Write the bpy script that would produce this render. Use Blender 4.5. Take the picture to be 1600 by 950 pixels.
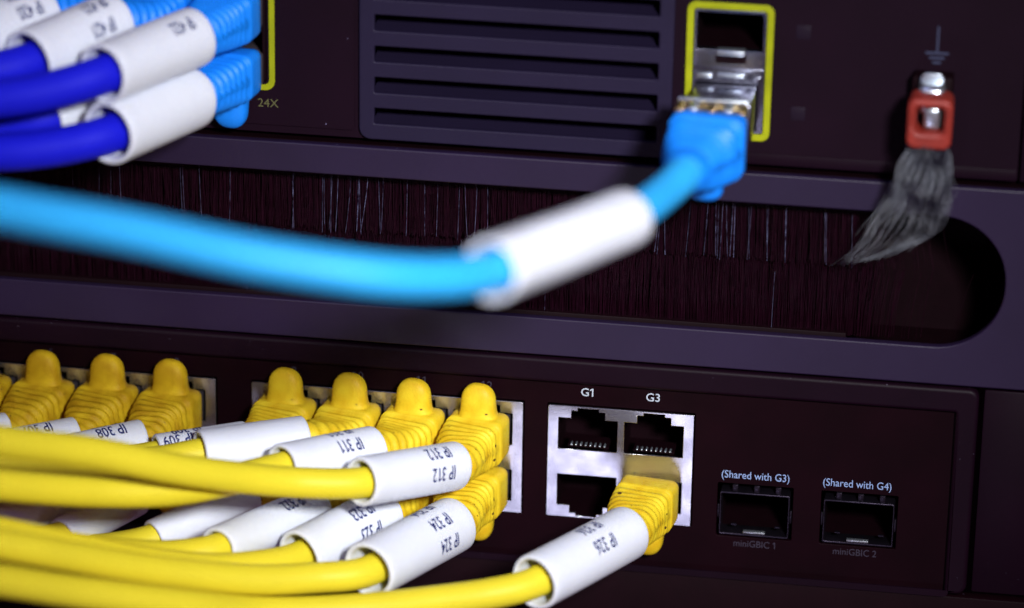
import bpy, bmesh, math, random
from mathutils import Vector, Matrix
random.seed(7)
S = 0.001                                    # everything below is written in millimetres
for o in list(bpy.data.objects): bpy.data.objects.remove(o)
scene = bpy.context.scene
COL = scene.collection

# ---------------------------------------------------------------- camera
cam_d = bpy.data.cameras.new('camera')
cam = bpy.data.objects.new('camera', cam_d); COL.objects.link(cam)
yaw, pitch, roll = 0.147305, 0.383255, 0.017103
fw = Vector((-math.sin(yaw)*math.cos(pitch), math.cos(yaw)*math.cos(pitch), -math.sin(pitch)))
rt = fw.cross(Vector((0, 0, 1))).normalized(); up = rt.cross(fw)
r2 = math.cos(roll)*rt + math.sin(roll)*up; u2 = -math.sin(roll)*rt + math.cos(roll)*up
M = Matrix((r2, u2, -fw)).transposed().to_4x4()
M.translation = Vector((97.426, -712.250, 312.545))*S
cam.matrix_world = M
cam_d.sensor_width = 36; cam_d.lens = 129.455
cam_d.clip_start = 0.01; cam_d.clip_end = 20
cam_d.dof.use_dof = True
cam_d.dof.focus_distance = 0.777
cam_d.dof.aperture_fstop = 6.3
scene.camera = cam

# ---------------------------------------------------------------- world, lamps, exposure
world = bpy.data.worlds.new('World'); scene.world = world; world.use_nodes = True
bg = world.node_tree.nodes['Background']
bg.inputs[0].default_value = (0.75, 0.15, 0.42, 1); bg.inputs[1].default_value = 0.075

def lamp(name, loc, aim, size, energy, col, spread=180, shape='DISK'):
    d = bpy.data.lights.new(name, 'AREA'); d.shape = shape; d.size = size*S
    d.energy = energy; d.color = col; d.spread = math.radians(spread)
    o = bpy.data.objects.new(name, d); COL.objects.link(o)
    o.location = Vector(loc)*S
    o.rotation_euler = (Vector(aim)-Vector(loc)).to_track_quat('-Z', 'Y').to_euler()
    return o
lamp('key_lamp', (300, -730, 455), (-4, -10, 26), 110, 0.345, (0.96, 0.97, 1.0), 29)
lamp('added_bounce_fill', (-62, -740, -345), (5, 0, 5), 150, 0.034, (0.72, 0.72, 1.0), 60)  # unseen fill, added so the nickel shells and panels mirror something bright
lamp('ceiling_lamp', (-160, -260, 900), (-20, -40, 20), 420, 0.34, (0.42, 0.50, 1.0), 120)

scene.view_settings.view_transform = 'Standard'
scene.view_settings.look = 'None'
scene.view_settings.exposure = 0; scene.view_settings.gamma = 1
scene.render.engine = 'CYCLES'
scene.cycles.use_denoising = True
scene.cycles.denoising_input_passes = 'RGB'   # keeps strongly defocused edges smooth

# ---------------------------------------------------------------- materials
def mat(name, col, rough=0.5, metal=0.0, spec=0.5, noise=0.0, nscale=400, bump=0.0, bscale=2500,
        sss=0.0, dark=None, alpha=1.0, trans=0.0, speck=None, aniso=0.0, rvar=0.0, bdist=0.05):
    m = bpy.data.materials.new(name); m.use_nodes = True
    nt = m.node_tree; N = nt.nodes; L = nt.links; b = N['Principled BSDF']
    b.inputs['Base Color'].default_value = (*col, 1)
    b.inputs['Roughness'].default_value = rough
    b.inputs['Metallic'].default_value = metal
    b.inputs['Specular IOR Level'].default_value = spec
    if trans: b.inputs['Transmission Weight'].default_value = trans
    if sss:
        b.inputs['Subsurface Weight'].default_value = sss
        b.inputs['Subsurface Scale'].default_value = 0.0012
        b.inputs['Subsurface Radius'].default_value = (1, 0.8, 0.5)
    tc = N.new('ShaderNodeTexCoord')
    last = None
    if noise:
        n = N.new('ShaderNodeTexNoise'); n.inputs['Scale'].default_value = nscale; n.inputs['Detail'].default_value = 5
        L.new(tc.outputs['Object'], n.inputs['Vector'])
        r = N.new('ShaderNodeValToRGB'); r.color_ramp.elements[0].position = .35; r.color_ramp.elements[1].position = .68
        d = dark if dark else tuple(c*(1-noise) for c in col)
        r.color_ramp.elements[0].color = (*d, 1); r.color_ramp.elements[1].color = (*col, 1)
        L.new(n.outputs['Fac'], r.inputs['Fac']); last = r.outputs['Color']
        if rvar:
            mr = N.new('ShaderNodeMapRange'); mr.inputs[3].default_value = rough+rvar; mr.inputs[4].default_value = rough-rvar
            L.new(n.outputs['Fac'], mr.inputs[0]); L.new(mr.outputs[0], b.inputs['Roughness'])
    if speck:                                  # small dirt / dust spots
        v = N.new('ShaderNodeTexNoise'); v.inputs['Scale'].default_value = speck[1]; v.inputs['Detail'].default_value = 1
        L.new(tc.outputs['Object'], v.inputs['Vector'])
        t = N.new('ShaderNodeMapRange'); t.inputs[1].default_value = speck[2]; t.inputs[2].default_value = speck[2]+.03
        L.new(v.outputs['Fac'], t.inputs[0])
        mx = N.new('ShaderNodeMix'); mx.data_type = 'RGBA'
        L.new(t.outputs[0], mx.inputs[0])
        if last: L.new(last, mx.inputs[6])
        else: mx.inputs[6].default_value = (*col, 1)
        mx.inputs[7].default_value = (*speck[0], 1); last = mx.outputs[2]
    if last: L.new(last, b.inputs['Base Color'])
    if bump:
        n2 = N.new('ShaderNodeTexNoise'); n2.inputs['Scale'].default_value = bscale; n2.inputs['Detail'].default_value = 3
        L.new(tc.outputs['Object'], n2.inputs['Vector'])
        bp = N.new('ShaderNodeBump'); bp.inputs['Strength'].default_value = bump; bp.inputs['Distance'].default_value = bdist*S
        L.new(n2.outputs['Fac'], bp.inputs['Height']); L.new(bp.outputs['Normal'], b.inputs['Normal'])
    return m

YEL = (0.80, 0.605, 0.024)
m_boot = mat('yellow_boot_rubber', YEL, .55, spec=.25, noise=.2, nscale=230, dark=(.66,.41,.008), bump=.5, bscale=1800, sss=.12, speck=((.10,.05,.01), 520, .735))
m_shaded_grimy = mat('shaded_grimy_boot_rubber', (0.70, 0.48, 0.014), .6, spec=.2, noise=.4, nscale=260, dark=(.46,.26,.006), bump=.5, bscale=1800, sss=.1, speck=((.05,.03,.01), 600, .73))  # darker orange base paints shade onto the left plugs; mottling and specks are grime
m_ycab = mat('yellow_cable_jacket', (0.80, 0.665, 0.030), .5, spec=.22, noise=.08, nscale=60, bump=.12, bscale=700, sss=.1)
m_bboot = mat('azure_boot_rubber', (0.006, 0.235, 0.92), .5, spec=.35, noise=.15, nscale=200, bump=.4, bscale=1800)
m_bcab = mat('azure_cable_jacket', (0.030, 0.45, 0.95), .5, spec=.3, noise=.08, nscale=60, bump=.1, bscale=700)
m_dcab = mat('royal_blue_cable_jacket', (0.008, 0.010, 0.62), .6, spec=.15, noise=.12, nscale=60, bump=.1, bscale=700)
m_sleeve = mat('white_label_sleeve', (0.78, 0.81, 0.89), .45, spec=.35, noise=.05, nscale=90, bump=.15, bscale=500, sss=.15)
m_ink = mat('printed_ink', (0.012, 0.016, 0.10), .6, noise=.3, nscale=1500, dark=(.03,.04,.18))
m_dark = mat('black_face_paint', (0.0070, 0.0006, 0.0026), .55, spec=.08, noise=.3, nscale=90, bump=.35, bscale=3500, speck=((.12,.10,.16), 900, .83))
m_top = mat('dark_plum_face_paint', (0.0080, 0.0016, 0.0066), .55, spec=.10, noise=.2, nscale=60, bump=.3, bscale=3500, speck=((.12,.10,.18), 900, .83))
m_bezel = mat('slate_bezel_plastic', (0.0140, 0.0095, 0.030), .5, spec=.2, noise=.15, nscale=50, bump=.4, bscale=3000, speck=((.16,.16,.26), 800, .83))
m_brushp = mat('slate_steel_paint', (0.0150, 0.0070, 0.030), .42, spec=.42, noise=.2, nscale=40, bump=.4, bscale=2600, speck=((.16,.16,.26), 700, .83))
m_ridge = mat('dark_purple_plastic', (0.0075, 0.0014, 0.006), .5, spec=.12, noise=.25, nscale=50, bump=.4, bscale=2600, speck=((.16,.14,.22), 2600, .79))
m_cav = mat('black_cavity_plastic', (0.0060, 0.0008, 0.0024), .6, spec=.08, noise=.2, nscale=300)
m_steel = mat('satin_nickel_shell', (0.56, 0.56, 0.58), .25, metal=.96, noise=.3, nscale=160, dark=(.45,.45,.50), bump=.35, bscale=900, rvar=.08, bdist=.03)
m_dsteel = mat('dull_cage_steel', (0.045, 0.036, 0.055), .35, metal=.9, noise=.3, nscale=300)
m_csteel = mat('bright_cage_steel', (0.42, 0.43, 0.52), .25, metal=1.0, noise=.35, nscale=250)
m_gold = mat('gold_contact', (0.9, 0.62, 0.25), .25, metal=1.0, noise=.2, nscale=900)
m_tin = mat('bright_latch_steel', (0.75, 0.82, 0.9), .28, metal=.9, noise=.2, nscale=900)
m_lime = mat('lime_frame_paint', (0.33, 0.355, 0.005), .5, spec=.2, noise=.2, nscale=200)
m_brist = mat('black_nylon_bristle', (0.0150, 0.0014, 0.0070), .35, spec=.3, noise=.3, nscale=900)
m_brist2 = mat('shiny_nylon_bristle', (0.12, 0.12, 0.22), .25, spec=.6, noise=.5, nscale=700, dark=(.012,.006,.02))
m_print = mat('pale_blue_print', (0.30, 0.42, 0.72), .6, noise=.2, nscale=2500)
m_gprint = mat('pale_grey_print', (0.50, 0.56, 0.66), .6, noise=.2, nscale=2500)
m_dprint = mat('dim_grey_print', (0.032, 0.024, 0.045), .6, noise=.2, nscale=2500)
m_oprint = mat('olive_print', (0.10, 0.095, 0.03), .6, noise=.2, nscale=2500)
m_bprint = mat('dim_blue_print', (0.030, 0.036, 0.085), .6, noise=.2, nscale=2500)
m_red = mat('red_vinyl_collar', (0.28, 0.026, 0.016), .5, spec=.4, noise=.25, nscale=300, bump=.2, bscale=1200)
m_strand = mat('tinned_copper_strand', (0.62, 0.68, 0.74), .28, metal=.6, noise=.6, nscale=150, dark=(.05,.05,.08))
m_led = mat('smoked_led_window', (0.012, 0.006, 0.014), .55, spec=.1, noise=.1, nscale=300)
m_clear = mat('smoky_plug_plastic', (0.06, 0.05, 0.06), .2, spec=.5, noise=.2, nscale=300)

# ---------------------------------------------------------------- object helpers
def link(o, parent=None):
    COL.objects.link(o)
    if parent is not None: o.parent = parent
    return o
def thing(name, label, cat, loc=(0, 0, 0), group=None):
    o = bpy.data.objects.new(name, None); link(o); o.location = Vector(loc)*S
    o.empty_display_size = .005; o['label'] = label; o['category'] = cat
    if group: o['group'] = group
    return o
def wloc(p):                                  # world offset of a parent chain (no rotations used)
    v = Vector((0, 0, 0))
    while p is not None: v += p.location; p = p.parent
    return v
def mesh_obj(name, verts, faces, m, parent=None, smooth=False, mats=None, mi=None):
    off = wloc(parent)
    me = bpy.data.meshes.new(name)
    me.from_pydata([Vector(v)*S-off for v in verts], [], faces)
    for q in (mats or [m]): me.materials.append(q)
    if mi:
        for p, k in zip(me.polygons, mi): p.material_index = k
    if smooth:
        for p in me.polygons: p.use_smooth = True
    me.update()
    return link(bpy.data.objects.new(name, me), parent)
def fix_normals(o):
    bm = bmesh.new(); bm.from_mesh(o.data); bmesh.ops.recalc_face_normals(bm, faces=bm.faces); bm.to_mesh(o.data); bm.free()
    return o
def box(name, x0, x1, y0, y1, z0, z1, m, parent=None, bev=0.0, seg=2):
    bm = bmesh.new()
    bmesh.ops.create_cube(bm, size=1)
    off = wloc(parent)
    for v in bm.verts:
        v.co = Vector((x0+(v.co.x+.5)*(x1-x0), y0+(v.co.y+.5)*(y1-y0), z0+(v.co.z+.5)*(z1-z0)))*S-off
    if bev: bmesh.ops.bevel(bm, geom=bm.edges[:], offset=bev*S, segments=seg, affect='EDGES', profile=.5)
    me = bpy.data.meshes.new(name); bm.to_mesh(me); bm.free(); me.materials.append(m)
    if bev:
        for p in me.polygons: p.use_smooth = True
        o = link(bpy.data.objects.new(name, me), parent)
        me.set_sharp_from_angle(angle=math.radians(40)) if hasattr(me, 'set_sharp_from_angle') else None
        return o
    return link(bpy.data.objects.new(name, me), parent)
def rrect(x0, x1, z0, z1, r, n=6):
    r = min(r, (x1-x0)/2-1e-4, (z1-z0)/2-1e-4); P = []
    for cx, cz, a in ((x1-r, z1-r, 0), (x0+r, z1-r, 90), (x0+r, z0+r, 180), (x1-r, z0+r, 270)):
        for k in range(n+1):
            t = math.radians(a+90*k/n); P.append((cx+r*math.cos(t), cz+r*math.sin(t)))
    return P
def plate(name, outlines, y_front, thick, m, parent=None, bev=0.15, res=2):
    """flat plate with holes: outlines = list of (x,z) loops (first = rim, rest = holes)"""
    c = bpy.data.curves.new(name, 'CURVE'); c.dimensions = '2D'; c.fill_mode = 'BOTH'
    for L in outlines:
        s = c.splines.new('POLY'); s.points.add(len(L)-1); s.use_cyclic_u = True
        for p, q in zip(s.points, L): p.co = (q[0], q[1], 0, 1)
    c.extrude = thick/2-bev; c.bevel_depth = bev; c.bevel_resolution = res; c.offset = -bev
    t = bpy.data.objects.new('tmp', c); COL.objects.link(t)
    bpy.context.view_layer.update()
    me = bpy.data.meshes.new_from_object(t.evaluated_get(bpy.context.evaluated_depsgraph_get()))
    bpy.data.objects.remove(t); bpy.data.curves.remove(c)
    off = wloc(parent)
    for v in me.vertices:
        x, z, h = v.co
        v.co = Vector((x, y_front+thick/2-h, z))*S-off
    me.name = name; me.materials.clear(); me.materials.append(m)
    bm = bmesh.new(); bm.from_mesh(me)
    bmesh.ops.remove_doubles(bm, verts=bm.verts, dist=1e-7)
    bmesh.ops.recalc_face_normals(bm, faces=bm.faces)
    bm.to_mesh(me); bm.free()
    return link(bpy.data.objects.new(name, me), parent)
def add_flags(me, txt):
    """gives every digit 1 the little flag of a grotesque typeface"""
    n = len(me.vertices); par = list(range(n))
    def find(a):
        while par[a] != a: par[a] = par[par[a]]; a = par[a]
        return a
    for e in me.edges:
        a, b = find(e.vertices[0]), find(e.vertices[1]); par[a] = b
    cm = {}
    for v in me.vertices: cm.setdefault(find(v.index), []).append(v.co.copy())
    C_ = sorted([[min(p.x for p in q), max(p.x for p in q), min(p.y for p in q), max(p.y for p in q)] for q in cm.values()])
    G = []
    for c in C_:
        if G and c[0] < G[-1][1]-1e-4: G[-1] = [G[-1][0], max(G[-1][1], c[1]), min(G[-1][2], c[2]), max(G[-1][3], c[3])]
        else: G.append(c)
    chars = [ch for ch in txt if ch != ' ']
    if '1' not in chars or len(chars) != len(G): return me
    V = [tuple(v.co) for v in me.vertices]; F = [tuple(p.vertices) for p in me.polygons]; zs = sorted(set(round(v[2], 5) for v in V))
    for ch, g in zip(chars, G):
        if ch == '1':
            h = g[3]-g[2]; b = len(V); z = zs[-1]; x = g[0]
            V += [(x, g[3], z), (x-.24*h, g[3]-.17*h, z), (x-.24*h, g[3]-.30*h, z), (x, g[3]-.17*h, z)]; F.append((b, b+1, b+2, b+3))
    m2 = bpy.data.meshes.new('t'); m2.from_pydata(V, [], F); m2.update(); bpy.data.meshes.remove(me)
    return m2
def text_mesh(txt, size, sx=1.0, extrude=0.0, bold=0.0, cuts=False):
    c = bpy.data.curves.new('t', 'FONT'); c.body = txt; c.size = size; c.extrude = extrude; c.align_x = 'CENTER'
    c.align_y = 'CENTER'; c.resolution_u = 3; c.offset = bold
    t = bpy.data.objects.new('tmp', c); COL.objects.link(t)
    bpy.context.view_layer.update()
    me = bpy.data.meshes.new_from_object(t.evaluated_get(bpy.context.evaluated_depsgraph_get()))
    bpy.data.objects.remove(t); bpy.data.curves.remove(c)
    V = [(v.co.x*sx, v.co.y, v.co.z) for v in me.vertices]; F = [tuple(p.vertices) for p in me.polygons]
    me = add_flags(me, txt)
    V = [(v.co.x*sx, v.co.y, v.co.z) for v in me.vertices]; F = [tuple(p.vertices) for p in me.polygons]
    if cuts:
        bm = bmesh.new(); bm.from_mesh(me)
        for axis, st in ((0, .7), (1, .45)):
            lim = 6.3 if axis == 0 else 2.5; d = -lim/(sx if axis == 0 else 1); e = -d
            while d < e:
                n = Vector((1, 0, 0)) if axis == 0 else Vector((0, 1, 0))
                bmesh.ops.bisect_plane(bm, geom=bm.verts[:]+bm.edges[:]+bm.faces[:], plane_co=n*d, plane_no=n)
                d += st
        bm.verts.index_update()
        V = [(v.co.x*sx, v.co.y, v.co.z) for v in bm.verts]; F = [tuple(v.index for v in f.verts) for f in bm.faces]
        bm.free()
    bpy.data.meshes.remove(me)
    return V, F
def print_text(txt, x, z, size, m, parent, y=-0.0, sx=1.0, bold=0.0, label=None):
    V, F = text_mesh(txt, size, sx, 0.02, bold)
    o = mesh_obj('lettering', [(x+v[0], y-0.02-v[2], z+v[1]) for v in V], F, m, parent)
    if label: o['label'] = label
    return o

# ---- splines and lofts
def catmull(P, per=16):
    P = [Vector(p) for p in P]; Q = [2*P[0]-P[1]]+P+[2*P[-1]-P[-2]]; out = []
    for i in range(1, len(Q)-2):
        a, b, c, d = Q[i-1:i+3]
        ta, tb = 0, (b-a).length**.5; tc = tb+(c-b).length**.5; td = tc+(d-c).length**.5
        for k in range(per):
            t = tb+(tc-tb)*k/per
            A1 = a*((tb-t)/(tb-ta))+b*((t-ta)/(tb-ta)); A2 = b*((tc-t)/(tc-tb))+c*((t-tb)/(tc-tb)); A3 = c*((td-t)/(td-tc))+d*((t-tc)/(td-tc))
            B1 = A1*((tc-t)/(tc-ta))+A2*((t-ta)/(tc-ta)); B2 = A2*((td-t)/(td-tb))+A3*((t-tb)/(td-tb))
            out.append(B1*((tc-t)/(tc-tb))+B2*((t-tb)/(tc-tb)))
    out.append(P[-1]); return out
class Path:
    def __init__(s, P, up=(0, 0, 1), first=None):
        s.p = catmull(P); s.s = [0]
        for a, b in zip(s.p, s.p[1:]): s.s.append(s.s[-1]+(b-a).length)
        s.L = s.s[-1]; n = len(s.p)
        s.t = [(s.p[min(i+1, n-1)]-s.p[max(i-1, 0)]).normalized() for i in range(n)]
        u = Vector(up); s.u = []
        for t in s.t:
            u = (u-t*u.dot(t)).normalized(); s.u.append(u.copy())
    def at(s, d):
        d = max(0, min(s.L-1e-6, d)); lo = 0; hi = len(s.s)-1
        while hi-lo > 1:
            m = (lo+hi)//2
            if s.s[m] <= d: lo = m
            else: hi = m
        f = (d-s.s[lo])/max(1e-9, s.s[hi]-s.s[lo])
        p = s.p[lo].lerp(s.p[hi], f); t = s.t[lo].lerp(s.t[hi], f).normalized(); u = s.u[lo].lerp(s.u[hi], f)
        u = (u-t*u.dot(t)).normalized()
        return p, t, u, t.cross(u)             # r = t x u: for t=-Y, u=Z this is -X
    def near(s, q):
        q = Vector(q); i = min(range(len(s.p)), key=lambda k: (s.p[k]-q).length_squared); return s.s[i]
def tube(name, path, s0, s1, rad, m, parent, seg=48, step=.9, caps=True, squash=1.0):
    n = max(3, int((s1-s0)/step)); V = []; F = []
    for i in range(n+1):
        p, t, u, r = path.at(s0+(s1-s0)*i/n); R = rad(i/n) if callable(rad) else rad
        for k in range(seg):
            a = 2*math.pi*k/seg; V.append(p+u*(R*math.sin(a))+r*(R*squash*math.cos(a)))
    for i in range(n):
        for k in range(seg):
            a = i*seg+k; b = i*seg+(k+1) % seg; F.append((a, b, b+seg, a+seg))
    if caps: F += [tuple(range(seg)), tuple(range(n*seg, (n+1)*seg))]
    return fix_normals(mesh_obj(name, V, F, m, parent, True))
def sleeve(path, s0, s1, R, wall, parent, txts, tang, seg=44, oval=1.0, cut=True, skew=0.0, mid=None):
    """hollow printed sleeve; the print runs along the sleeve, tops of the letters turned downwards"""
    prof = []; e = wall*.5; n = 14
    for i in range(n+1): prof.append((s0+e+(s1-s0-2*e)*i/n, R))
    for k in range(1, 5): a = math.pi/2*k/4; prof.append((s1-e+e*math.sin(a), R-e+e*math.cos(a)))
    for k in range(1, 5): a = math.pi/2*k/4; prof.append((s1-e+e*math.cos(a), R-e-e*math.sin(a)))
    for i in range(1, n+1): prof.append((s1-e-(s1-s0-2*e)*i/n, R-wall))
    for k in range(1, 5): a = math.pi/2*k/4; prof.append((s0+e-e*math.sin(a), R-e-e*math.cos(a)))
    for k in range(1, 4): a = math.pi/2*k/4; prof.append((s0+e-e*math.cos(a), R-e+e*math.sin(a)))
    V = []; F = []; rn = len(prof); ph = random.uniform(0, 6)
    for q, (s, r) in enumerate(prof):
        p, t, u, rr = path.at(s)
        for k in range(seg):
            a = 2*math.pi*k/seg
            w = 1+.018*math.sin(2*a+ph)+.012*math.sin(3*a+ph*2+s*.12)
            V.append(p+(u*(r*w*oval*math.sin(a))+rr*(r*w*math.cos(a)))+u*0)
    for i in range(rn):
        for k in range(seg):
            a = i*seg+k; b = i*seg+(k+1) % seg; a2 = ((i+1) % rn)*seg+k; b2 = ((i+1) % rn)*seg+(k+1) % seg
            F.append((a, b, b2, a2))
    o = fix_normals(mesh_obj('label_sleeve', V, F, m_sleeve, parent, True))
    for (txt, ang, sc, size) in txts:
        TV, TF = text_mesh(txt, size, .62, 0, .055, True)
        W = []
        for x, y, z in TV:
            a = math.radians(ang)+y/R*tang
            p, t, u, rr = path.at(sc+x)
            w = 1+.018*math.sin(2*a+ph)+.012*math.sin(3*a+ph*2+(sc+x)*.12)
            W.append(p+(u*((R*w+.08)*oval*math.sin(a))+rr*((R*w+.08)*math.cos(a)))+u*0)
        mesh_obj('lettering', W, TF, m_ink, o)
    return o

def section(a, b, r, n=8):
    P = []
    for cx, cz, q in ((a-r, b-r, 0), (-a+r, b-r, 90), (-a+r, -b+r, 180), (a-r, -b+r, 270)):
        for k in range(n):
            t = math.radians(q+90*k/(n-1)); P.append((cx+r*math.cos(t), cz+r*math.sin(t)))
    # extra points on the straight sides so that ribs and the side strip can be cut
    out = []
    for i, p in enumerate(P):
        q = P[(i+1) % len(P)]; out.append(p)
        if (i+1) % n == 0:
            for f in (.2, .4, .46, .54, .6, .8): out.append((p[0]+(q[0]-p[0])*f, p[1]+(q[1]-p[1])*f))
    return out
def boot(path, parent, m, latch=1, W=6.35, H=5.0, s_base=7.2, s_end=17.5, ribs=7, neck=4.3, groove=.36, start=1.2, cr=1.9, pw=1.5, hood=7.0):
    V = []; F = []; rows = []
    a0, b0 = W, H
    rows.append((start, a0-.8, b0-.8, .8, 0)); rows.append((start+.12, a0-.4, b0-.4, 1.3, 0)); rows.append((start+.5, a0-.1, b0-.1, 1.7, 0))
    for k in range(1, 5): rows.append((start+.5+(s_base-start-.5)*k/4, a0, b0, cr, 0))
    L = s_end-s_base
    for i in range(ribs):
        for j in range(8):
            f = (i+j/8)/ribs; s = s_base+L*f
            g = .5-.5*math.cos(2*math.pi*j/8)
            e = f**pw
            st = (i+(.25 if j < 2 else 1) )/ribs; st = .5*e+.5*min(1, st)**pw
            aa = a0+(neck+.2-a0)*(st*.82+.1*e); bb = b0+(neck-.15-b0)*(st*.8+.1*e)
            rr = cr+(min(aa, bb)-cr-.05)*f**1.1
            rows.append((s, aa, bb, min(rr, min(aa, bb)-.02), g))
    rows.append((s_end, neck+.15, neck, neck-.03, 0)); rows.append((s_end+4.0, neck-.5, neck-.5, neck-.55, 0)); rows.append((s_end+4.2, neck-.9, neck-.9, neck-.95, 0))
    n = None
    for (s, a, b, r, g) in rows:
        p, t, u, rt_ = path.at(s); P = section(a, b, r); n = len(P)
        for (x, z) in P:
            if g and not (abs(z) < .13*b and abs(x) > .8*a):
                l = math.hypot(x, z); x -= x/l*groove*g; z -= z/l*groove*g
            V.append(p-rt_*x+u*z)
    R = len(rows)
    for i in range(R-1):
        for k in range(n):
            a = i*n+k; b = i*n+(k+1) % n; F.append((a, b, b+n, a+n))
    F += [tuple(range(n)), tuple(range((R-1)*n, R*n))]
    o = fix_normals(mesh_obj('plug_boot', V, F, m, parent, True))
    # latch hood: a thumb shaped hump on the latch side
    V = []; F = []; hh = hood; K = 16; n = 28
    sc = start+2.7; p, t, u, rt_ = path.at(sc); u = u*latch
    for i in range(K+1):
        f = i/K; h = H-1.0+(hh+1.0)*(f if f < .55 else .55+.45*math.sin((f-.55)/.45*math.pi/2)) 
        hf = max(0, (h-H)/hh)
        k = 1 if hf < .5 else math.sqrt(max(0, 1-((hf-.5)/.505)**2.4))
        aw = (4.0-.55*hf)*(.16+.84*k)+(.35*(1-hf*5)**2 if hf < .2 else 0); ad = (2.45-.3*hf)*(.16+.84*k)+(.3*(1-hf*5)**2 if hf < .2 else 0)
        for q in range(n):
            a = 2*math.pi*q/n; c, s_ = math.cos(a), math.sin(a); ex = .72
            x = aw*math.copysign(abs(c)**ex, c); y = ad*math.copysign(abs(s_)**ex, s_)
            V.append(p-rt_*x+t*y+u*h)
    for i in range(K):
        for q in range(n):
            a = i*n+q; b = i*n+(q+1) % n; F.append((a, b, b+n, a+n))
    F += [tuple(range(n)), tuple(range(K*n, (K+1)*n))]
    fix_normals(mesh_obj('latch_hood', V, F, m, parent, True))
    return o

def patch_cable(name, label, pts, colour, latch=1, R=5.2, rc=3.2, s_sl=None, txts=(), group=None, oval=1.0, blank=False, tang=1, bootargs={}):
    """pts: path in mm; s_sl: (sleeve start point, sleeve end point)"""
    mb, mc = {'yellow': (m_boot, m_ycab), 'shaded_grimy': (m_shaded_grimy, m_ycab), 'royal': (m_bboot, m_dcab), 'azure': (m_bboot, m_bcab)}[colour]
    t = thing('patch_cable' if name is None else name, label, 'network cable', pts[0], group)
    pa = Path(pts)
    ba = dict(bootargs); ba.setdefault('s_end', pa.near(s_sl[0])-.3); ba.setdefault('neck', min(R-1.15, 4.6))
    boot(pa, t, mb, latch, **ba)
    p0 = Vector(pts[0])
    box('plug', p0.x-5.6, p0.x+5.6, p0.y-1.5, p0.y+9, p0.z-3.2, p0.z+3.2, m_clear, t, .25)
    a = pa.near(s_sl[0]); b = pa.near(s_sl[1])
    tube('cable_jacket', pa, min(a+1, ba['s_end']+1), pa.L, rc, mc, t)
    A, B = Vector(s_sl[0]), Vector(s_sl[1]); D = (B-A).normalized()
    sp = Path([A-D*2, A, B, B+D*2]); bow = pa.at(b)[2]
    sleeve(sp, 2, 2+(B-A).length, R, 1.05, t, [(x[0], x[1], 2+x[2]-.7, x[3] if len(x) > 3 else 4.2) for x in txts], tang, oval=oval)
    return t

# ================================================================ THE RACK (setting)
def structure(o): o['kind'] = 'structure'; return o
structure(box('rack_post', 106, 150, 2.5, 60, -200, 260, m_dark, None, .8))
structure(box('rack_back_wall', -360, 150, 150, 154, -200, 260, m_cav))
X0, X1 = -350, 91.3

# ================================================================ LOWER SWITCH
sw = thing('network_switch', 'black network switch below the brush panel with yellow cables and numbered ports', 'network switch', (0, 0, -10))
def jack_outline(cx, top, sgn):               # RJ45 cut-out in the nickel shell
    z = lambda d: top-sgn*d
    pts = [(cx-6.35, z(10.0)), (cx+6.35, z(10.0)), (cx+6.35, z(2.75)), (cx+3.6, z(2.75)), (cx+3.6, z(1.0)), (cx+2.25, z(1.0)), (cx+2.25, z(.35)),
           (cx-2.25, z(.35)), (cx-2.25, z(1.0)), (cx-3.6, z(1.0)), (cx-3.6, z(2.75)), (cx-6.35, z(2.75))]
    return pts
BL = [(-131.6, -72.5, [-123.0, -109.05, -95.1, -81.1]), (-64.5, -5.4, [-55.9, -41.95, -28.0, -14.0]), (0.0, 31.2, [8.6, 22.7])]
sfp = [(37.6, 52.0), (59.7, 74.2)]
holes = [rrect(b[0]-.25, b[1]+.25, -26.15, .3, .3, 2) for b in BL]+[rrect(a-.9, b+.9, -27.7, -15.2, .3, 2) for a, b in sfp]
plate('face_panel', [rrect(X0, 86.2, -36.6, 5.6, .25)]+holes, 0.0, 1.2, m_dark, sw, .08, 1)
# raised moulded rim round the face
plate('front_rim', [rrect(X0-4, 90.6, -36.5, 11.0, 2.2), rrect(X0+.5, 85.9, -36.2, 5.5, .25)], -1.6, 3.2, m_ridge, sw, .9, 4)
structure_body = box('housing', X0, 90, 3, 145, -36, 10.6, m_dark, sw)
bm = bmesh.new(); bm.from_mesh(structure_body.data)
bmesh.ops.delete(bm, geom=[f for f in bm.faces if f.normal.y < -.5], context='FACES'); bm.to_mesh(structure_body.data); bm.free()
box('mounting_ear', 91.6, 105.5, -0.4, 2.2, -36, 10.8, m_ridge, sw, .4)

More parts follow.
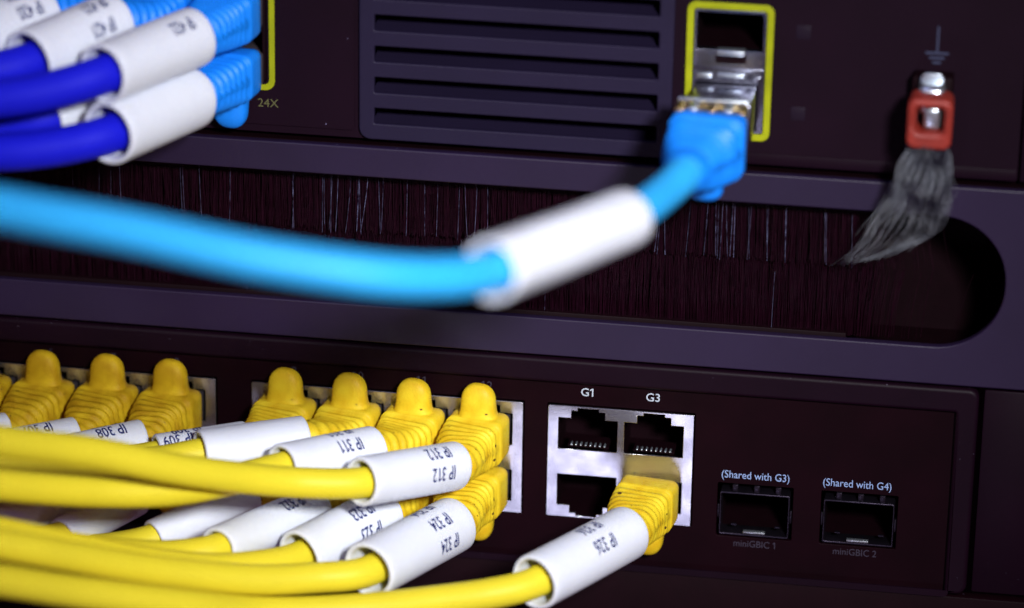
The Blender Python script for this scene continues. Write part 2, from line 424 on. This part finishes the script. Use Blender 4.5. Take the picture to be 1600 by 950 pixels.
def cavity(x0, x1, z0, z1, y0, y1, m, parent, name='port_cavity'):
    V = [(x, y, z) for y in (y0, y1) for x, z in ((x0, z0), (x1, z0), (x1, z1), (x0, z1))]
    F = [(0, 1, 5, 4), (1, 2, 6, 5), (2, 3, 7, 6), (3, 0, 4, 7), (4, 5, 6, 7)]
    return mesh_obj(name, V, F, m, parent)
for bi, (a, b, cs) in enumerate(BL):
    hs = []
    for c in cs: hs += [jack_outline(c, 0, 1), jack_outline(c, -25.9, -1)]
    sh = plate('jack_shell', [rrect(a, b, -25.9, 0, .25, 2)]+hs, -0.5, 0.5, m_steel, sw, .09, 2)
    for c in cs:
        for row in (0, 1):
            zc = -6.375 if row == 0 else -19.5
            cavity(c-6.6, c+6.6, -12.6 if row == 0 else -25.7, -.2 if row == 0 else -13.3, 0.02, 14, m_cav, sh)
            if bi == 2 and row == 0:
                for k in range(8):
                    x = c-3.56+1.017*k
                    V = []; n = 8
                    for y, r in ((-.35, .08), (-.25, .2), (-.1, .25), (1.2, .25)):
                        for q in range(n):
                            t = 2*math.pi*q/n; V.append((x+r*math.cos(t), y+.35, -9.15+r*math.sin(t)))
                    F = [(i*n+q, i*n+(q+1) % n, (i+1)*n+(q+1) % n, (i+1)*n+q) for i in range(3) for q in range(n)]+[tuple(range(n))]
                    fix_normals(mesh_obj('contact_pin', V, F, m_tin, sh, True))
                # little ledge that carries the pins
                box('pin_ledge', c-4.4, c+4.4, .8, 6, -9.9, -9.45, m_cav, sh)
        # small grounding spring seen beside the latch notch
# mini GBIC cages
for i, (a, b) in enumerate(sfp):
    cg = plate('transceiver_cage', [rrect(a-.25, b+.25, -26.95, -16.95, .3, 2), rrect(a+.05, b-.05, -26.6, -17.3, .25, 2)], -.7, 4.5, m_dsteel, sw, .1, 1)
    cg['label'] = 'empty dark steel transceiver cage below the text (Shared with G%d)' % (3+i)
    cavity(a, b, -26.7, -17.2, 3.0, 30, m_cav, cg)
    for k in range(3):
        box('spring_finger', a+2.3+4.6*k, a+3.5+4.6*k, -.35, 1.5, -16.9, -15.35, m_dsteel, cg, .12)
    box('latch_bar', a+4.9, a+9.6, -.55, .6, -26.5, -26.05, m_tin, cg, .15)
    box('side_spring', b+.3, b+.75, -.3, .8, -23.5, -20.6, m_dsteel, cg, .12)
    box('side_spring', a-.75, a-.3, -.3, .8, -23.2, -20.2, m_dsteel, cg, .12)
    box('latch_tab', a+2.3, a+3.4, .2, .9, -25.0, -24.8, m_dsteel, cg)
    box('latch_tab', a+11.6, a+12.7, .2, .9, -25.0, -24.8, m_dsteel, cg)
print_text('G1', 8.4, 3.2, 2.6, m_gprint, sw, bold=.015)
print_text('G3', 22.3, 3.15, 2.6, m_gprint, sw, bold=.015)
print_text('(Shared with G3)', 44.7, -13.2, 2.45, m_print, sw, sx=.86)
print_text('(Shared with G4)', 66.3, -13.25, 2.45, m_print, sw, sx=.86)
print_text('miniGBIC 1', 45.2, -29.2, 2.2, m_dprint, sw, sx=.9)
print_text('miniGBIC 2', 66.5, -29.2, 2.2, m_dprint, sw, sx=.9)
for k, c in enumerate(BL[0][2]): print_text(str(5+k), c, 3.1, 2.5, m_dprint, sw)
for k, c in enumerate(BL[1][2]): print_text(str(9+k), c+.6, 3.1, 2.6, m_dprint, sw)

# ================================================================ BRUSH PANEL
bp = thing('cable_brush_panel', 'slate cable management panel with a long rounded slot filled by black bristles', 'brush panel', (0, -2, 12))
ZB0, ZB1 = 11.9, 55.7
plate('panel_plate', [rrect(X0-20, 106, ZB0, ZB1, .6), rrect(X0+30, 94.3, 20.3, 49.2, 14.0, 16)], -2.0, 2.0, m_brushp, bp, .35, 3)
# turned-in lip of the slot
box('bottom_flange', X0-20, 106, 0.1, 26, ZB0, ZB0+1.2, m_cav, bp)
box('top_flange', X0-20, 106, 0.1, 26, ZB1-1.2, ZB1, m_cav, bp)
box('brush_backing', X0, 106, 26.2, 27, ZB0, ZB1, m_cav, bp)
box('bristle_rail', X0+20, 62, 4.2, 8, 49.4, 53.4, m_cav, bp, .3)
box('bristle_rail', X0+20, 62, 4.2, 8, 15.2, 19.4, m_cav, bp, .3)
def bristles(name, ztop, zend, n, y0, bright):
    V = []; F = []; MI = []
    cl = [random.gauss(0, 1) for _ in range(400)]
    for i in range(n):
        x = random.uniform(-135, 61.5)
        if random.random() < .03: x = 61.5+random.expovariate(.35)
        ci = int((x+135)/230*399) if x < 95 else 399; lean = cl[ci]*.28+random.gauss(0, .35)+(max(0, x-57)*.12)
        if random.random() < .03: lean += random.choice((-1, 1))*random.uniform(.6, 2.0)
        y = y0+random.uniform(0, 2.6); r = random.uniform(.045, .075); sh = random.uniform(0, 1.1)*(1 if random.random() < .8 else 2)
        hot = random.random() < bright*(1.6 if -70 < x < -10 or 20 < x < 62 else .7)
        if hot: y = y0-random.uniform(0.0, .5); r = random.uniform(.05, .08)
        b = len(V); K = 4
        for j in range(K+1):
            f = j/K; z = ztop+(zend+math.copysign(sh, ztop-zend)-ztop)*f
            xx = x+lean*f**1.6; yy = y-(.5*f*f if hot else .2*f)
            for q in range(3):
                a = 2*math.pi*q/3+x; V.append((xx+r*math.cos(a), yy+r*math.sin(a), z))
        for j in range(K):
            for q in range(3):
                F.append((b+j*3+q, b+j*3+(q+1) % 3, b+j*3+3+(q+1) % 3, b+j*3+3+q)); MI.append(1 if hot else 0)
    o = mesh_obj(name, V, F, None, bp, True, [m_brist, m_brist2], MI); o['kind'] = 'stuff'
    return o
bristles('upper_bristles', 50.5, 34.0, 7500, 4.5, .0065)
bristles('lower_bristles', 18.5, 34.2, 7500, 5.0, .0008)

# ================================================================ UPPER SWITCH
ts = thing('network_switch', 'dark network switch above the brush panel with a slotted vent and lime framed ports', 'network switch', (0, 0, 57))
ZT0, ZT1 = 57.0, 100.4
BX = [-124.0, -110.0, -95.9, -81.9, -67.9]   # columns of the stacked ports top left
bh = [rrect(-131.6, -60.6, 67.9, 94.6, .8, 3)]
vent_hole = rrect(-37.9, 21.4, 60.4, 98.5, .5, 3)
cagehole = rrect(28.3, 42.9, 63.6, 89.8, .5, 3)
plate('face_panel', [rrect(X0, 95.2, ZT0, ZT1, .6)]+bh+[vent_hole, cagehole], 0.0, 1.2, m_top, ts, .12, 2)
sl = [rrect(-37.7+(0 if k < 5 else .5), 21.2, 60.75+6.75*k, 64.2+6.75*k, .25, 3) for k in range(0, 5)]
vb = plate('vent_bezel', [rrect(-40.9, 24.2, 57.3, 98.6, 2.4, 6)]+sl, -1.1, 1.5, m_bezel, ts, .3, 3)
for k in range(5):
    z0 = 60.75+6.75*k; V = []; n = 8
    for i in range(n+1):
        f = i/n; y = .35+8.0*f; z = z0-.1+.9*f
        for x in (-38.2, 21.7): V.append((x, y, z))
    for i in range(n+1):
        f = i/n; y = .35+8.0*f; z = z0-.7+.9*f
        for x in (-38.2, 21.7): V.append((x, y, z))
    F = [(2*i, 2*i+1, 2*i+3, 2*i+2) for i in range(n)]+[(2*(n+1)+2*i, 2*(n+1)+2*i+2, 2*(n+1)+2*i+3, 2*(n+1)+2*i+1) for i in range(n)]
    mesh_obj('louver', V, F, m_bezel, vb, True)
cavity(-38.6, 22, 58.5, 99, 8.3, 40, m_cav, ts, 'vent_cavity')
hb = box('housing', X0, 94, 3, 145, ZT0+.3, ZT1-.3, m_dark, ts)
bm = bmesh.new(); bm.from_mesh(hb.data)
bmesh.ops.delete(bm, geom=[f for f in bm.faces if f.normal.y < -.5], context='FACES'); bm.to_mesh(hb.data); bm.free()
box('mounting_ear', 95.6, 106, -.2, 2.2, ZT0, ZT1, m_top, ts, .4)
# recessed seam panel left of the vent
plate('port_panel', [rrect(X0+5, -42.0, 58.7, 98.6, .8)]+[rrect(-131.6, -60.6, 67.9, 94.6, .8, 3)], -.35, .5, m_top, ts, .12, 2)
# port openings of the blue plugs
pb = plate('port_block', [rrect(-131.4, -60.8, 68.1, 94.4, .6, 3)]+[rrect(c-6.3, c+6.3, z-4.2, z+4.2, .3, 2) for c in BX for z in (74.6, 88.0)], .1, .8, m_cav, ts, .1, 1)
for c in BX:
    for z in (74.6, 88.0): cavity(c-6.4, c+6.4, z-4.3, z+4.3, .95, 14, m_cav, pb)
f1 = plate('port_frame', [rrect(-133.4, -58.8, 66.4, 96.2, 2.0, 6), rrect(-132.2, -60.0, 67.6, 95.0, 1.2, 6)], -.75, .5, m_lime, ts, .12, 2)
f2 = plate('port_frame', [rrect(26.7, 44.4, 62.2, 91.3, 1.8, 6), rrect(28.1, 43.0, 63.6, 89.9, .7, 4)], -.6, .9, m_lime, ts, .2, 2)
# stacked transceiver cage in the right frame
cg = plate('transceiver_cage', [rrect(28.2, 42.95, 63.7, 89.8, .4, 2), rrect(28.75, 42.35, 81.2, 89.2, .3, 2), rrect(28.75, 41.6, 64.3, 74.2, .3, 2)], -.2, 2.2, m_csteel, ts, .12, 2)
cavity(28.7, 42.4, 81.1, 89.3, 2.1, 40, m_cav, cg)
cavity(28.7, 41.7, 64.2, 74.3, 2.1, 40, m_cav, cg)
box('latch_bar', 33.0, 38.8, -1.4, 1.2, 80.3, 81.5, m_tin, cg, .3, 3)
box('latch_recess', 32.8, 39.0, -.5, .4, 78.6, 80.2, m_cav, cg)
box('cage_divider', 28.4, 42.6, -.75, 0, 77.15, 77.55, m_csteel, cg, .1)
box('latch_bar', 33.2, 38.9, -1.2, .8, 75.6, 76.5, m_tin, cg, .25, 3)
box('cage_spring', 29.0, 32.2, -.9, .4, 75.2, 76.2, m_tin, cg, .2)
box('cage_spring', 39.6, 42.2, -.9, .4, 75.2, 76.0, m_csteel, cg, .2)
print_text('24X', -60.3, 63.5, 2.6, m_oprint, ts, y=-.5)
for (x, z) in ((50.4, 86.0), (50.0, 68.6)): box('led_window', x-1.5, x+1.5, -.12, .5, z-1.5, z+1.5, m_led, ts, .1)
# ground mark
gm = []
V = []; F = []
def bar(x0, x1, z0, z1):
    b = len(V); V.extend([(x0, -.04, z0), (x1, -.04, z0), (x1, -.04, z1), (x0, -.04, z1)]); F.append((b, b+1, b+2, b+3))
bar(77.25, 77.65, 83.6, 89.0); bar(75.1, 79.8, 83.1, 83.6); bar(75.9, 79.0, 82.1, 82.6); bar(76.6, 78.3, 81.1, 81.6)
mesh_obj('ground_symbol', V, F, m_bprint, ts)
# hairline seam along the lower edge, groove strip
box('seam_strip', 25.5, 95, -.25, .3, 57.2, 59.6, m_top, ts, .15)

# filler panels above and below
for nm, lb, z0, z1 in (('blank_panel', 'plain dark blank panel above the upper switch', 101.2, 144.6), ('blank_panel', 'plain dark blank panel below the lower switch', -81.0, -37.2)):
    t = thing(nm, lb, 'rack panel', (0, 0, z0)); box('panel_plate', X0-4, 105.5, -1.0, 2.0, z0, z1, m_dark, t, .4)
    for xx in (98.5,):
        V = [(xx+2.6*math.cos(math.pi*k/8), y, (z0+z1)/2+2.6*math.sin(math.pi*k/8)) for y in (-2.2, -1.02) for k in range(16)]
        F = [tuple(range(16))]+[(k, (k+1) % 16, 16+(k+1) % 16, 16+k) for k in range(16)]
        fix_normals(mesh_obj('screw', V, F, m_dsteel, t))

# ================================================================ YELLOW CABLES
YG = 'yellow patch cables plugged into the lower switch'
def row(c, r): return (c, 0, -6.9 if r == 0 else -19.4)
DN = lambda n: 1
c12 = row(-14.0, 0); c11 = row(-28.0, 0); c10 = row(-41.95, 0); c9 = row(-55.9, 0)
c8 = row(-81.1, 0); c7 = row(-95.1, 0); c6 = row(-109.05, 0); c5 = row(-123.0, 0)
c24 = row(-14.0, 1); c23 = row(-28.0, 1); c22 = row(-41.95, 1); c21 = row(-55.9, 1)
c20 = row(-81.1, 1); c19 = row(-95.1, 1); c18 = row(-109.05, 1)
def pts(c, dx, lst):
    j = random.uniform(-.25, .25); h = random.uniform(-.2, .2)
    return [(c[0]+j*.3, 0, c[2]), (c[0]-dx*.25+j, -5.5, c[2]+h*.5), (c[0]-dx*.7+j, -11.5, c[2]-.2+h)]+lst
def yc(label, c, a, b, rest, latch, txts, R=5.2, dx=3.6, oval=1.0, colour='yellow'):
    return patch_cable(None, label, pts(c, dx, [a, tuple((Vector(a)+Vector(b))/2), inside(a, b, max(.3, R-1.05-3.2-.15))]+rest), colour, latch, R=R, s_sl=(a, b), txts=txts, group=YG, oval=oval)
inside = lambda a, b, k=.95: (b[0]-.80*k, b[1]+.30*k, b[2]-.5*k)   # the cable leans on the side of the sleeve mouth it bends to
LINES = lambda s, a0, off, n=3, st=52: [(s, a0+st*k, off) for k in range(n)]
yc('yellow cable of port 12, its IP 312 sleeve lying topmost over the other yellow cables', c12, (-16.61, -20.00, -6.87), (-32.83, -41.00, -2.58), [(-46.82, -46.00, -1.53), (-64.13, -62.10, 6.79), (-78.91, -74.70, 14.90), (-93.55, -90.00, 22.99), (-105.02, -101.10, 29.68)], 1, [('IP 312', 169, 8.8), ('IP 312', 117, 8.8)], R=5.2, dx=3.4)
yc('yellow cable of port 11, second upper plug from the right, sleeve reading IP 311', c11, (-34.18, -20.00, -4.69), (-49.70, -38.80, -1.71), [(-58.38, -47.80, -1.28), (-68.21, -56.60, -0.41), (-81.63, -65.70, 2.29), (-96.97, -80.00, 8.99), (-108.78, -91.10, 15.31)], 1, [('IP 311', 131, 10.1), ('IP 311', 79, 10.1)], R=5.0, dx=3.4)
yc('yellow cable of port 10 with a blank looking white sleeve behind the IP 311 sleeve', c10, (-48.81, -20.00, -3.57), (-68.53, -32.00, -3.16), [(-76.52, -34.00, -4.70), (-89.96, -35.00, -6.27), (-110.31, -36.00, -6.97), (-126.55, -37.00, -6.44)], 1, [('IP 310', 31, 9.6)], R=5.0, dx=3.4)
yc('yellow cable of port 9, leftmost upper plug of the right hand port block', c9, (-61.79, -18.00, -6.13), (-78.73, -28.00, -6.38), [(-87.46, -29.00, -8.15), (-101.05, -30.00, -9.75), (-128.61, -31.00, -10.76)], 1, [('IP 309', 116, 16.1), ('IP 309', 76, 13.6)], R=4.5, dx=3.6)
yc('yellow cable of port 8, rightmost dusty, shade-toned plug of the left hand port block', c8, (-84.16, -18.00, -7.71), (-99.90, -29.00, -8.33), [(-112.18, -30.00, -10.70), (-128.66, -31.00, -11.96)], 1, [('IP 308', 103, 8.1), ('IP 308', 51, 8.1)], R=4.5, dx=3.4, colour='shaded_grimy')
yc('yellow cable of port 7, plug between the plugs of ports 6 and 8', c7, (-98.70, -18.00, -8.19), (-115.18, -29.00, -8.74), [(-128.94, -30.00, -11.24), (-139.86, -31.00, -11.72)], 1, [('IP 307', 103, 9.6)], R=4.5, dx=3.4, colour='shaded_grimy')
yc('yellow cable of port 6, plug just left of the port 7 plug', c6, (-113.88, -18.00, -8.42), (-129.14, -29.00, -8.74), [(-140.13, -30.00, -10.71), (-148.24, -31.00, -10.95)], 1, [('IP 306', 103, 9.6)], R=4.5, dx=3.4, colour='shaded_grimy')
yc('yellow cable of port 5, leftmost upper plug cut by the picture edge', c5, (-128.29, -18.00, -8.43), (-143.16, -29.00, -8.73), [(-151.34, -30.00, -9.87), (-159.47, -31.00, -10.12)], 1, [], R=4.5, dx=3.4, colour='shaded_grimy')
yc('yellow cable below port 12, its sleeve printed three times with IP 324', c24, (-16.85, -21.00, -20.03), (-29.68, -49.00, -18.61), [(-40.15, -53.00, -19.22), (-50.57, -59.80, -17.30), (-67.24, -72.10, -11.02), (-82.68, -86.40, -2.07), (-92.83, -95.00, 3.57), (-105.00, -104.10, 9.75)], -1, [('IP 324', 173, 10.6), ('IP 324', 124, 10.6), ('IP 324', 75, 10.6)], R=6.0, dx=3.4)
yc('yellow cable with the IP 323 sleeve, just behind the IP 324 sleeve', c23, (-31.82, -20.00, -18.98), (-45.09, -44.00, -19.20), [(-52.58, -50.80, -18.66), (-60.43, -57.10, -16.92), (-71.25, -66.60, -11.91), (-85.21, -77.40, -4.49), (-95.82, -85.00, 0.92), (-108.23, -94.10, 6.96)], -1, [('IP 323', 167, 11.2), ('IP 323', 117, 11.2)], R=5.6, dx=3.4)
yc('yellow cable with the IP 322 sleeve, third from the right in the lower row', c22, (-46.41, -20.00, -18.92), (-61.14, -48.30, -16.71), [(-66.94, -52.10, -16.72), (-73.57, -57.60, -14.99), (-87.81, -68.40, -9.27), (-98.64, -76.00, -4.81), (-111.29, -85.10, 1.12)], -1, [('IP 322', 109, 10.6)], R=4.6, dx=3.4)
yc('lower row yellow cable beneath the port 9 plug', c21, (-60.81, -18.00, -17.95), (-78.01, -35.00, -22.30), [(-90.49, -35.00, -25.79), (-103.29, -34.00, -27.42), (-128.48, -34.00, -28.47)], -1, [('IP 321', 86, 10.6)], R=4.2, dx=3.4)
yc('dusty, shade-toned lower yellow cable plugged beneath port 8', c20, (-85.71, -18.00, -21.01), (-97.47, -36.00, -22.97), [(-108.54, -35.00, -26.51), (-128.15, -35.00, -27.97)], -1, [('IP 320', 71, 10.6)], R=4.1, dx=3.4, colour='shaded_grimy')
yc('mostly hidden yellow cable plugged in below port 7', c19, (-95.69, -20.00, -19.76), (-112.69, -37.00, -22.96), [(-122.15, -36.00, -25.76), (-139.05, -36.00, -27.72)], -1, [], R=4.6, dx=3.4, colour='shaded_grimy')
yc('leftmost lower yellow cable, its plug below port 6', c18, (-109.77, -20.00, -19.78), (-125.89, -37.00, -22.64), [(-136.12, -36.00, -25.21), (-147.43, -36.00, -26.51)], -1, [], R=4.6, dx=3.4, colour='shaded_grimy')
patch_cable(None, 'single yellow cable in the lower port under G3, white sleeve ending in a curled mouth', [(22.7, 0, -19.5), (21.9, -5.5, -19.5), (20.6, -12, -19.5), (19.99, -21.00, -18.69), (12.32, -37.00, -17.67), inside((19.99, -21.00, -18.69), (4.30, -48.00, -18.74), 1.3), (-3.60, -51.00, -20.31), (-13.75, -53.00, -21.85), (-30.30, -56.00, -23.92), (-47.44, -62.30, -23.12), (-60.32, -74.30, -16.95), (-80.11, -91.70, -7.01), (-90.96, -102.00, -0.66), (-102.40, -113.10, 5.55)], 'yellow', -1, R=5.9, s_sl=((19.99, -21.00, -18.69), (4.30, -48.00, -18.74)), txts=[('IP 326', 139, 14.2), ('IP 326', 91, 14.2)], group=YG)

# ================================================================ BLUE CABLES
BG = 'blue patch cables plugged into the upper switch'
ZU, ZL = 83.4, 70.9
BXX = [c+.9 for c in BX]
def bc(label, x, z, a, b, rest, latch, txts, R=4.9):
    return patch_cable(None, label, [(x, 0, z), (x-.8, -5.5, z), (x-2.2, -11.5, z-.1), a, tuple((Vector(a)+Vector(b))/2), inside(a, b, max(.2, R-1.05-3.85-.1))]+rest, 'royal', latch, R=R, rc=3.85, s_sl=(a, b), txts=txts, group=BG, bootargs=dict(W=6.1, H=5.0, groove=.6))
bc('royal blue cable of the upper right blue plug, white sleeve lying above the lowest one', BXX[4], ZU, (-71.16, -20.00, 83.41), (-83.62, -45.00, 82.85), [(-94.25, -49.00, 79.88), (-106.69, -51.00, 77.72), (-122.76, -50.00, 74.43)], 1, [('IP 422', 123, 8.1)], R=6.1)
bc('royal blue cable of the lowest blue plug beside the 24X mark, blank white sleeve', BXX[4], ZL, (-71.77, -20.00, 70.55), (-82.90, -45.00, 70.53), [(-92.30, -48.00, 68.24), (-103.50, -50.00, 66.94), (-123.84, -48.00, 65.09)], -1, [], R=6.5)
bc('royal blue cable with printed sleeve, second upper blue plug from the right', BXX[3], ZU, (-87.84, -20.00, 85.31), (-99.75, -41.00, 83.13), [(-109.63, -45.00, 81.25), (-123.44, -47.00, 80.05)], 1, [('IP 421', 151, 9.1), ('IP 421', 106, 7.6), ('IP 421', 206, 9.1)], R=6.5)
bc('royal blue cable in shade under the others, only its sleeve mouth showing white', BXX[3], ZL, (-86.42, -20.00, 72.86), (-97.63, -37.00, 70.01), [(-106.94, -38.00, 67.68), (-122.63, -39.00, 66.12)], -1, [], R=5.3)
bc('royal blue cable of the third upper blue plug from the right', BXX[2], ZU, (-102.61, -20.00, 86.53), (-115.22, -41.00, 85.57), [(-124.23, -44.00, 83.28), (-133.19, -45.00, 81.68)], 1, [('IP 420', 141, 8.1), ('IP 420', 96, 8.1)], R=6.0)
bc('royal blue cable of the fourth upper blue plug from the right', BXX[1], ZU, (-116.80, -20.00, 87.26), (-129.34, -40.00, 85.67), [(-139.04, -43.00, 83.32), (-146.72, -44.00, 81.80)], 1, [('IP 419', 126, 8.1)], R=5.8)
bc('royal blue cable of the third lower blue plug from the right, hidden in shade', BXX[2], ZL, (-100.64, -20.00, 73.01), (-112.42, -37.00, 70.76), [(-121.48, -38.00, 69.12), (-133.21, -39.00, 67.84)], -1, [], R=5.3)

# right hand azure cable with its metal module
tm = thing('copper_transceiver', 'silver transceiver module sticking out of the lime framed cage above the azure boot', 'transceiver', (34.6, -10, 69.3))
box('module_body', 28.9, 41.4, -13, 20, 64.5, 74.0, m_csteel, tm, .4)
box('front_shell', 27.2, 40.9, -22, -13.2, 63.6, 74.8, m_gold, tm, .8, 3)
box('bail_latch', 26.9, 41.3, -16.0, -14.6, 74.9, 75.9, m_tin, tm, .35, 3)
for k, xx in enumerate((27.8, 30.6, 34.2, 37.6, 40.2)):
    box('shield_finger', xx-.9, xx+.9, -22.8, -18.0, 74.9, 75.9+.3*(k % 2), (m_gold if k in (0, 2, 4) else m_tin), tm, .35, 3)
for xx in (30.0, 33.4, 37.0): box('shell_slot', xx, xx+1.4, -17.4, -16.2, 74.82, 75.05, m_cav, tm, .05)
fb = [(34.2, -21, 69.0), (33.6, -27, 69.0), (32.6, -33, 69.0), (32.27, -48.00, 71.86), (29.42, -62.00, 72.26), (24.93, -84.00, 74.90), (16.58, -110.00, 78.83), (6.23, -134.00, 82.09), (-0.03, -144.00, 84.67), (-8.57, -151.00, 87.19), (-28.13, -156.00, 90.72), (-49.84, -156.00, 93.88), (-72.31, -154.00, 95.60), (-90.62, -152.00, 97.33)]
patch_cable(None, 'thick azure cable crossing the picture in front of the brush panel, blank white sleeve', fb, 'azure', -1, R=5.7, rc=3.55, s_sl=((24.93, -84.00, 74.90), (7.31, -131.00, 81.37)), txts=[], group=BG, bootargs=dict(W=7.7, H=6.7, s_base=5, s_end=26, ribs=7, neck=4.3, groove=1.3, cr=3.0, pw=1.05, hood=4.5))

# ================================================================ EARTH STRAP
es = thing('earth_strap', 'red collared earth lug with a fraying bundle of tinned copper strands', 'earth strap', (76.5, -8, 72))
def lugbox(name, x0, x1, y0, y1, z0, z1, m, b=.3): return box(name, x0, x1, y0, y1, z0, z1, m, es, b, 3)
plate('lug_tongue', [rrect(74.6, 79.4, 73.0, 81.0, 1.4, 5)], -6.2, .9, m_tin, es, .25, 2)
lugbox('lug_barrel', 74.3, 79.8, -10.5, -4.6, 73.5, 79.4, m_tin, 1.4)
lugbox('terminal_block', 72.9, 81.2, -4.4, 1.0, 70.5, 79.6, m_cav, .5)
plate('vinyl_collar', [rrect(72.7, 81.7, 67.8, 78.4, 1.8, 6), rrect(74.5, 80.0, 71.2, 76.5, .9, 5)], -15.0, 7.0, m_red, es, .9, 4)
lugbox('crimped_core', 75.9, 79.2, -13.2, -9, 71.4, 76.2, m_tin, .9)
lugbox('collar_back', 73.4, 81.0, -9.0, -7.6, 69.0, 77.2, m_cav, .4)
V = []; F = []; MI = []
LE = [(73.92, -13.00, 68.64), (72.44, -12.00, 64.38), (69.74, -10.00, 55.24), (65.36, -6.00, 44.83), (59.89, -3.00, 37.37)]
RE = [(80.13, -13.00, 69.07), (81.22, -12.00, 65.00), (81.97, -10.00, 57.50), (80.29, -6.00, 47.89), (75.30, -3.00, 41.63)]
tress = [(.0, .8), (.13, 1), (.26, .9), (.40, 1), (.53, .9), (.66, .75), (.80, 1), (.91, .9), (1.0, .7)]
for i in range(200):
    tw, ln = random.choice(tress); tw += random.gauss(0, .022); P_ = []
    for k, (a, b) in enumerate(zip(LE, RE)):
        ww = tw+random.gauss(0, .02)*(1+k*.5)
        q = Vector(a).lerp(Vector(b), ww); q.y += random.gauss(0, .5)-1.2*math.sin(math.pi*min(1, max(0, ww)))
        P_.append(q)
    P_[4] = P_[4].lerp(Vector(LE[4]), random.uniform(.1, .8)*max(0, tw))
    if random.random() < .6: P_ = P_[:4]; P_[3] = P_[2].lerp(P_[3], random.uniform(.3, 1))
    C_ = catmull(P_, 8); r0 = random.uniform(.05, .10); b = len(V); n = len(C_)
    ph = tw*40+random.gauss(0, .5)
    for j, p in enumerate(C_):
        wv = .35*math.sin(j*.55+ph); r = r0*(1-.55*j/n)
        for q in range(4):
            a = math.pi/2*q; V.append((p.x+wv+r*math.cos(a), p.y+r*math.sin(a)+.3*math.cos(j*.55+ph), p.z))
    for j in range(n-1):
        for q in range(4): F.append((b+j*4+q, b+j*4+(q+1) % 4, b+j*4+4+(q+1) % 4, b+j*4+4+q))
o = mesh_obj('strand_bundle', V, F, m_strand, es, True); o['kind'] = 'stuff'
